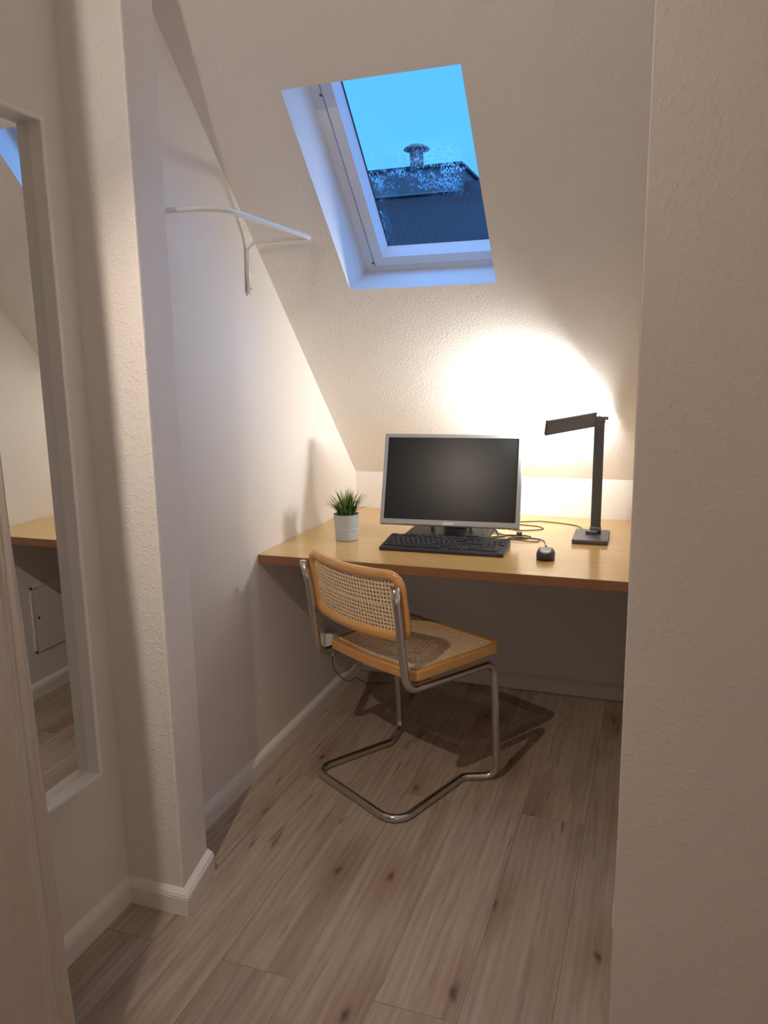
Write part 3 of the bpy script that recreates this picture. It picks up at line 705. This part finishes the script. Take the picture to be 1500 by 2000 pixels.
# ------------------------------------------------------------------ plant
PL = thing('potted_grass', 'small artificial grass plant in a pale grey pot on the left of the desk', 'plant', (.199,-.600,H))
bm = bmesh.new(); n = 40
profp = [(.0,.0),(.036,0),(.0395,.003),(.0405,.036),(.0425,.037),(.0427,.0385),(.0415,.0395),(.0445,.090),(.0460,.0925),(.0445,.0935),(.0425,.091),(.0415,.083),(.0,.083)]
rg = [[bm.verts.new((r*math.cos(2*PI*i/n), r*math.sin(2*PI*i/n), z)) for i in range(n)] for r, z in profp[1:-1]]
for a, b in zip(rg[:-1], rg[1:]):
    for j in range(n): bm.faces.new((a[j],a[(j+1)%n],b[(j+1)%n],b[j]))
bm.faces.new(rg[0][::-1]); link('pot', bm, M_pot, PL, smooth=False)
bm = bmesh.new(); cyl(bm, (0,0), .0418, .078, .084, 30); link('soil', bm, M_soil, PL)
bm = bmesh.new()
for k in range(150):
    a = random.uniform(0, 2*PI); rr0 = .034*math.sqrt(random.random()); lean = .012+ (rr0/.034)**1.5*random.uniform(.02,.052)
    if random.random() < .12: lean = random.uniform(.05,.075)
    Hh = random.uniform(.065,.122)-lean*.35; wd = random.uniform(.0022,.0038); da = random.uniform(-.6,.6)
    prev = None; sx, sy = -math.sin(a+da), math.cos(a+da)
    for q in range(7):
        tq = q/6; rad_ = rr0*.8+lean*tq**1.8; z = .080+Hh*(tq-.12*(lean/.05)*tq**3); ww = wd*(1-tq**2.2)+.0001
        cx, cy = rad_*math.cos(a), rad_*math.sin(a)
        cur = [bm.verts.new((cx+sx*ww, cy+sy*ww, z)), bm.verts.new((cx-math.cos(a)*ww*.4, cy-math.sin(a)*ww*.4, z-.0003)), bm.verts.new((cx-sx*ww, cy-sy*ww, z))]
        if prev:
            bm.faces.new((prev[0],prev[1],cur[1],cur[0])); bm.faces.new((prev[1],prev[2],cur[2],cur[1]))
        prev = cur
link('foliage', bm, M_leaf, PL, smooth=True)

# ------------------------------------------------------------------ clothes rail bracket on the left wall
RL = thing('wall_rail', 'white enamelled U-shaped clothes rail screwed to the left wall near the slope', 'clothes rail', (0,-.87,1.70))
ro = Vector((0,-.87,1.70))
zr = 1.722
pth = fillet([(.007,-.878,1.567),(.007,-.872,zr-.004),(.214,-.862,zr),(.212,-1.385,zr),(.007,-1.395,zr),(.007,-1.395,1.567)], [0,.035,.012,.07,.03,0], 10)
bm = bmesh.new(); sweep(bm, [q-ro for q in pth], circ(.0068, 12, .0068)); rail = link('rail', bm, M_rail, RL, smooth=True)
bm = bmesh.new(); sweep(bm, [Vector(q)-ro for q in ((.208,-.870,zr+.0052),(.208,-1.30,zr+.0052))], [(a,b) for a,b in rrect(.020,.004,.0015,2)], up=Vector((0,0,1)), fixed_up=True); link('flat_bar', bm, M_rail, RL)
for y in (-.868,-1.39):
    bm = bmesh.new(); box(bm, .0005,.0035, y-.012,y+.012, 1.562,1.700, .001,1, Matrix.Translation(-ro)); pl_ = link('wall_plate', bm, M_rail, RL)
    for z in (1.585,1.637):
        bm = bmesh.new(); cyl(bm, (0,0), .0036, .0, .003, 10, M=Matrix.Translation(Vector((.0035,y+.0075,z))-ro) @ Matrix.Rotation(PI/2,4,'Y')); link('screw', bm, M_screw, pl_)

# ------------------------------------------------------------------ plug with white cable under the desk, on the left wall
PG = thing('power_adapter', 'white plug-in power adapter in the left wall socket behind the chair', 'power plug', (0,-.375,.265))
po = Vector((0,-.375,.265)); MP = Matrix.Translation(-po)
bm = bmesh.new(); box(bm, .0005,.010, -.415,-.335, .225,.305, .004,2, MP); link('socket_plate', bm, M_plug, PG)
bm = bmesh.new(); box(bm, .010,.048, -.398,-.352, .236,.300, .008,3, MP); link('housing', bm, M_plug, PG)
cable('white_cable', [(.03,-.375,.236),(.03,-.37,.205),(.026,-.33,.180),(.022,-.27,.172),(.03,-.22,.16)][:5], .0035, M_cablew, PG, po)
cable('black_cable', [(.03,-.36,.236),(.024,-.36,.16),(.024,-.31,.10),(.030,-.22,.03),(.028,-.12,.004),(.06,-.14,.004),(.11,-.155,.004),(.19,-.12,.004),(.24,-.06,.004)], .0015, M_cable, PG, po)  # real cable along the floor; its upper run stands in for a thin shadow line

# ------------------------------------------------------------------ access panel on the right alcove wall (seen in the mirror)
AP = thing('access_panel', 'white painted inspection hatch low in the right alcove wall, seen in the mirror', 'access panel', (W,-.52,.33))
ao = Vector((W,-.52,.33)); MA = Matrix.Translation(-ao)
bm = bmesh.new()
for (ya,yb,za,zb3) in ((-.672,-.660,.186,.470),(-.380,-.368,.186,.470),(-.672,-.368,.186,.198),(-.672,-.368,.458,.470)): box(bm, W-.005, W-.0005, ya, yb, za, zb3, .001, 1, MA)
link('hatch_frame', bm, M_paint, AP)
bm = bmesh.new(); box(bm, W-.003, W-.0005, -.658,-.382,.200,.456, .0008,1, MA); dr = link('hatch_door', bm, M_paint, AP)
bm = bmesh.new(); cyl(bm, (0,0), .0055, 0, .0015, 14, M=MA @ Matrix.Translation((W-.003,-.636,.331)) @ Matrix.Rotation(-PI/2,4,'Y')); link('lock', bm, M_gap, dr)

# ------------------------------------------------------------------ mirror in the recess
mg, mxf, my1, mz0, mz1 = .0186, .0488, -1.7611, .4357, 1.8314
mo = Vector((mg, my1, 1.1)); MI = thing('wall_mirror', 'tall narrow mirror in a deep white box frame on the left wall', 'mirror', tuple(mo))
ma, mt = .0072, -.0012
nm = Vector((math.cos(ma)*math.cos(mt), math.sin(ma)*math.cos(mt), math.sin(mt))); upm = (Vector((0,0,1))-nm*nm.z).normalized(); sdm = upm.cross(nm).normalized()
Mmir = Matrix.Identity(4)
for i in range(3): Mmir[i][0], Mmir[i][1], Mmir[i][2] = sdm[i], nm[i], upm[i]
g0, g1, h0, h1 = -.335, 0, mz0-1.1, mz1-1.1
bm = bmesh.new(); poly(bm, [Mmir @ Vector(q) for q in ((g0,0,h0),(g1,0,h0),(g1,0,h1),(g0,0,h1))]); link('mirror_glass', bm, M_mirror, MI)
bm = bmesh.new(); dep = mxf-mg; bk_ = MX-mg+.004; t_ = .011; rb = .002
secs = [(0,bk_),(0,dep-rb),(rb*.3,dep-rb*.3),(rb,dep),(t_-rb,dep),(t_-rb*.3,dep-rb*.3),(t_,dep-rb),(t_,bk_)]
rg = [[(g0-q,h0-q,y),(g1+q,h0-q,y),(g1+q,h1+q,y),(g0-q,h1+q,y)] for q,y in secs]
for a_, b_ in zip(rg, rg[1:]+rg[:1]):
    for k in range(4):
        n_ = (k+1)%4; poly(bm, [Mmir @ Vector((c[0],c[2],c[1])) for c in (a_[k],a_[n_],b_[n_],b_[k])])
bmesh.ops.remove_doubles(bm, verts=bm.verts, dist=1e-6)
link('mirror_frame', bm, M_paint, MI)
bm = bmesh.new(); poly(bm, [Mmir @ Vector(q) for q in ((g0,-.004,h0),(g1,-.004,h0),(g1,-.004,h1),(g0,-.004,h1))]); link('backing_board', bm, M_gap, MI)

# ------------------------------------------------------------------ curtains in front of the wardrobe niche, left foreground
def curtain(name, label, pts, z0, z1, amp, seed, lean):
    rnd = random.Random(seed); bm = bmesh.new(); path = smooth_path([(x,y,0) for x,y in pts], 10); NZc = 40
    cols = []
    for i, q in enumerate(path):
        col = []
        for j in range(NZc+1):
            tz = j/NZc; z = z0+(z1-z0)*tz
            w = amp*math.sin(i*.55+seed+.6*math.sin(tz*3+seed))*(1-.4*tz) + .0022*math.sin(i*1.7+tz*19+seed)
            col.append(bm.verts.new((q.x+w+lean*(1-tz)**1.3, q.y+w*.3, z)))
        cols.append(col)
    for a, b in zip(cols[:-1], cols[1:]):
        for j in range(NZc): bm.faces.new((a[j],b[j],b[j+1],a[j+1]))
    o = link(name, bm, M_cloth, smooth=True); tag(o, label, 'curtain', None); add_solid(o, .003); return o
curtain('curtain', 'pale linen curtain panel hanging at the left edge, nearest to the mirror', [(.05,-2.23),(.15,-2.17),(.233,-2.154),(.249,-2.19),(.250,-2.25),(.235,-2.33)], .015, 2.35, .003, 1, .055)
curtain('curtain', 'pale linen curtain panel in the bottom left corner, beyond the dark gap', [(.19,-2.348),(.235,-2.342),(.252,-2.37),(.245,-2.45),(.255,-2.55),(.235,-2.65),(.255,-2.77),(.235,-2.89),(.255,-3.0)], .015, 2.35, .006, 4, .055)

# ------------------------------------------------------------------ ceiling lamp of the room (above and behind the view)
Lp = Vector((.350,-2.42,1.98))
CL = thing('pendant_lamp', 'bare warm pendant bulb hanging from the ceiling above the camera', 'lamp', (Lp.x,Lp.y,CEIL))
co = Vector((Lp.x,Lp.y,CEIL))
bm = bmesh.new(); cyl(bm, (0,0), .0025, Lp.z-CEIL+.075, -.0, 8); link('cord', bm, M_cablew, CL)
bm = bmesh.new(); cyl(bm, (0,0), .018, Lp.z-CEIL+.035, Lp.z-CEIL+.08, 16, r2=.012); link('bulb_holder', bm, M_plug, CL)

# ------------------------------------------------------------------ outside: neighbouring house under a dusk sky
HS = thing('neighbour_house', 'dark tiled roof with dormer and capped chimney seen through the roof window', 'building', (-2.6,9.2,0))
ho = Vector((-2.6,9.2,0)); MHs = Matrix.Translation(-ho)
def quad(name, pts, m, par): 
    bm = bmesh.new(); poly(bm, [Vector(p)-ho for p in pts]); return link(name, bm, m, par)
bm = bmesh.new(); box(bm, -7,-1.78, 9.0,13, 3.86,4.235, 0,1, MHs); dm = link('dormer', bm, M_house, HS)
bm = bmesh.new(); box(bm, -7,-1.74, 8.96,13.1, 4.235,4.275, 0,1, MHs); link('dormer_roof', bm, M_roof, dm)
bm = bmesh.new(); box(bm, -1.9,4, 9.3,13, 3.3,4.06, 0,1, MHs); link('rear_wing', bm, M_house, HS)
bm = bmesh.new(); box(bm, -7,-1.85, 8.90,9.0, 3.845,3.870, .008,1, MHs); link('gutter', bm, M_zinc, HS)
bm = bmesh.new(); v = [(-7,8.95,3.84),(4,8.95,3.84),(4,6.2,1.2),(-7,6.2,1.2),(4,13,3.84),(-7,13,3.84)]
for f in ((0,1,2,3),(5,4,1,0)): poly(bm, [Vector(v[i])-ho for i in f])
link('main_roof', bm, M_roof, HS)
bm = bmesh.new(); box(bm, -7,4, 6.3,13, -6,1.4, 0,1, MHs); link('walls', bm, M_house, HS)
ch_ = bmesh.new(); box(ch_, -2.60,-2.43, 9.1,9.27, 4.2,4.56, 0,1, MHs); chm = link('chimney', ch_, M_brick, HS)
bm = bmesh.new(); rg = []
for r_, z_ in ((.20,4.555),(.20,4.575),(.12,4.62),(.02,4.645)):
    rg.append([bm.verts.new(Vector((-2.515+r_*math.cos(k*PI/8), 9.185+r_*math.sin(k*PI/8), z_))-ho) for k in range(16)])
for a, b in zip(rg[:-1], rg[1:]):
    for j in range(16): bm.faces.new((a[j],a[(j+1)%16],b[(j+1)%16],b[j]))
bm.faces.new(rg[0][::-1]); bm.faces.new(rg[-1]); link('chimney_cap', bm, M_brick, chm)

# ------------------------------------------------------------------ world, lights
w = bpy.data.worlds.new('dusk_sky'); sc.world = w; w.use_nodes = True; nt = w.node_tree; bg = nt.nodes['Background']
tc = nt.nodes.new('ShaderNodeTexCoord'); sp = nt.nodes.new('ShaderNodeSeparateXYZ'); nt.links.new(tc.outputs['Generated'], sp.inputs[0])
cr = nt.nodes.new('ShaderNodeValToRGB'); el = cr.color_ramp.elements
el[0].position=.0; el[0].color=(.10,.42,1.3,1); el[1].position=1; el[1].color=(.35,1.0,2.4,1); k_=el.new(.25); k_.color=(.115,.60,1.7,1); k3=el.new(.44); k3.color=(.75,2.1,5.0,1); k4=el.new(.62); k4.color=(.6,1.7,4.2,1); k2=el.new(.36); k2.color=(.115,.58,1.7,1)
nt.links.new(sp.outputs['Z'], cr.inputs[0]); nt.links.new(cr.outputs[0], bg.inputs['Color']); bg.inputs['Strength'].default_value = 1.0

def lamp(name, loc, power, col, r, parent=None):
    l = bpy.data.lights.new(name, 'POINT'); l.energy = power; l.color = col; l.shadow_soft_size = r
    o = bpy.data.objects.new(name, l); C.objects.link(o); o.location = loc
    if parent: o.parent = parent
    return o
def spotlight(name, loc, aim, power, col, r, size, parent):
    l = bpy.data.lights.new(name, 'SPOT'); l.energy = power; l.color = col; l.shadow_soft_size = r; l.spot_size = math.radians(size); l.spot_blend = 1.0
    o = bpy.data.objects.new(name, l); C.objects.link(o); o.location = loc; o.parent = parent
    d = Vector(aim)-(Vector(parent.location)+Vector(loc)); o.rotation_euler = d.to_track_quat('-Z','Y').to_euler(); return o
lamp('bulb', (0,0,Lp.z-CEIL), 9.4, (1,.87,.77), .010, CL)
spotlight('added_spot_beam', (0,0,Lp.z-CEIL-.002), (.55,-.85,.25), 36, (1,.82,.67), .008, 80, CL)  # spot beam added to the bare bulb for a stronger chair shadow

RLp = thing('added_fill_lamp', 'unseen floor lamp added as fill light in the room behind the camera', 'lamp', (1.95,-4.15,0))  # unseen lamp, added to lift the low walls and the space under the desk
bm = bmesh.new(); cyl(bm, (0,0), .14, .0, .018, 32); link('base', bm, M_rail, RLp)
bm = bmesh.new(); cyl(bm, (0,0), .011, .018, .86, 16); link('pole', bm, M_rail, RLp)
bm = bmesh.new(); cyl(bm, (0,0), .030, .86, .89, 20, r2=.042); link('fill_lamp_holder', bm, M_rail, RLp)
lamp('fill_light', (0,0,1.03), 5.6, (1,.77,.61), .12, RLp)

# ------------------------------------------------------------------ camera
cam = bpy.data.cameras.new('camera'); co_ = bpy.data.objects.new('camera', cam); C.objects.link(co_)
cam.sensor_fit='VERTICAL'; cam.sensor_height=36; cam.lens=1521.571/2000*36; cam.clip_start=.01; cam.clip_end=200
yaw, pitch, roll = .3419, .1896, -.016
f = Vector((-math.sin(yaw)*math.cos(pitch), math.cos(yaw)*math.cos(pitch), -math.sin(pitch)))
r = f.cross(Vector((0,0,1))).normalized(); u_ = r.cross(f)
r2 = r*math.cos(roll)+u_*math.sin(roll); u2 = -r*math.sin(roll)+u_*math.cos(roll)
Mc = Matrix.Identity(4)
for i in range(3): Mc[i][0], Mc[i][1], Mc[i][2] = r2[i], u2[i], -f[i]
co_.matrix_world = Matrix.Translation((1.2271,-3.0925,1.3535)) @ Mc
sc.camera = co_
sc.view_settings.view_transform='Standard'; sc.view_settings.look='None'; sc.view_settings.gamma=1; sc.view_settings.use_curve_mapping=False
sc.view_settings.exposure = 0.0
sc.cycles.max_bounces = 12; sc.cycles.diffuse_bounces = 6; sc.cycles.use_denoising = True
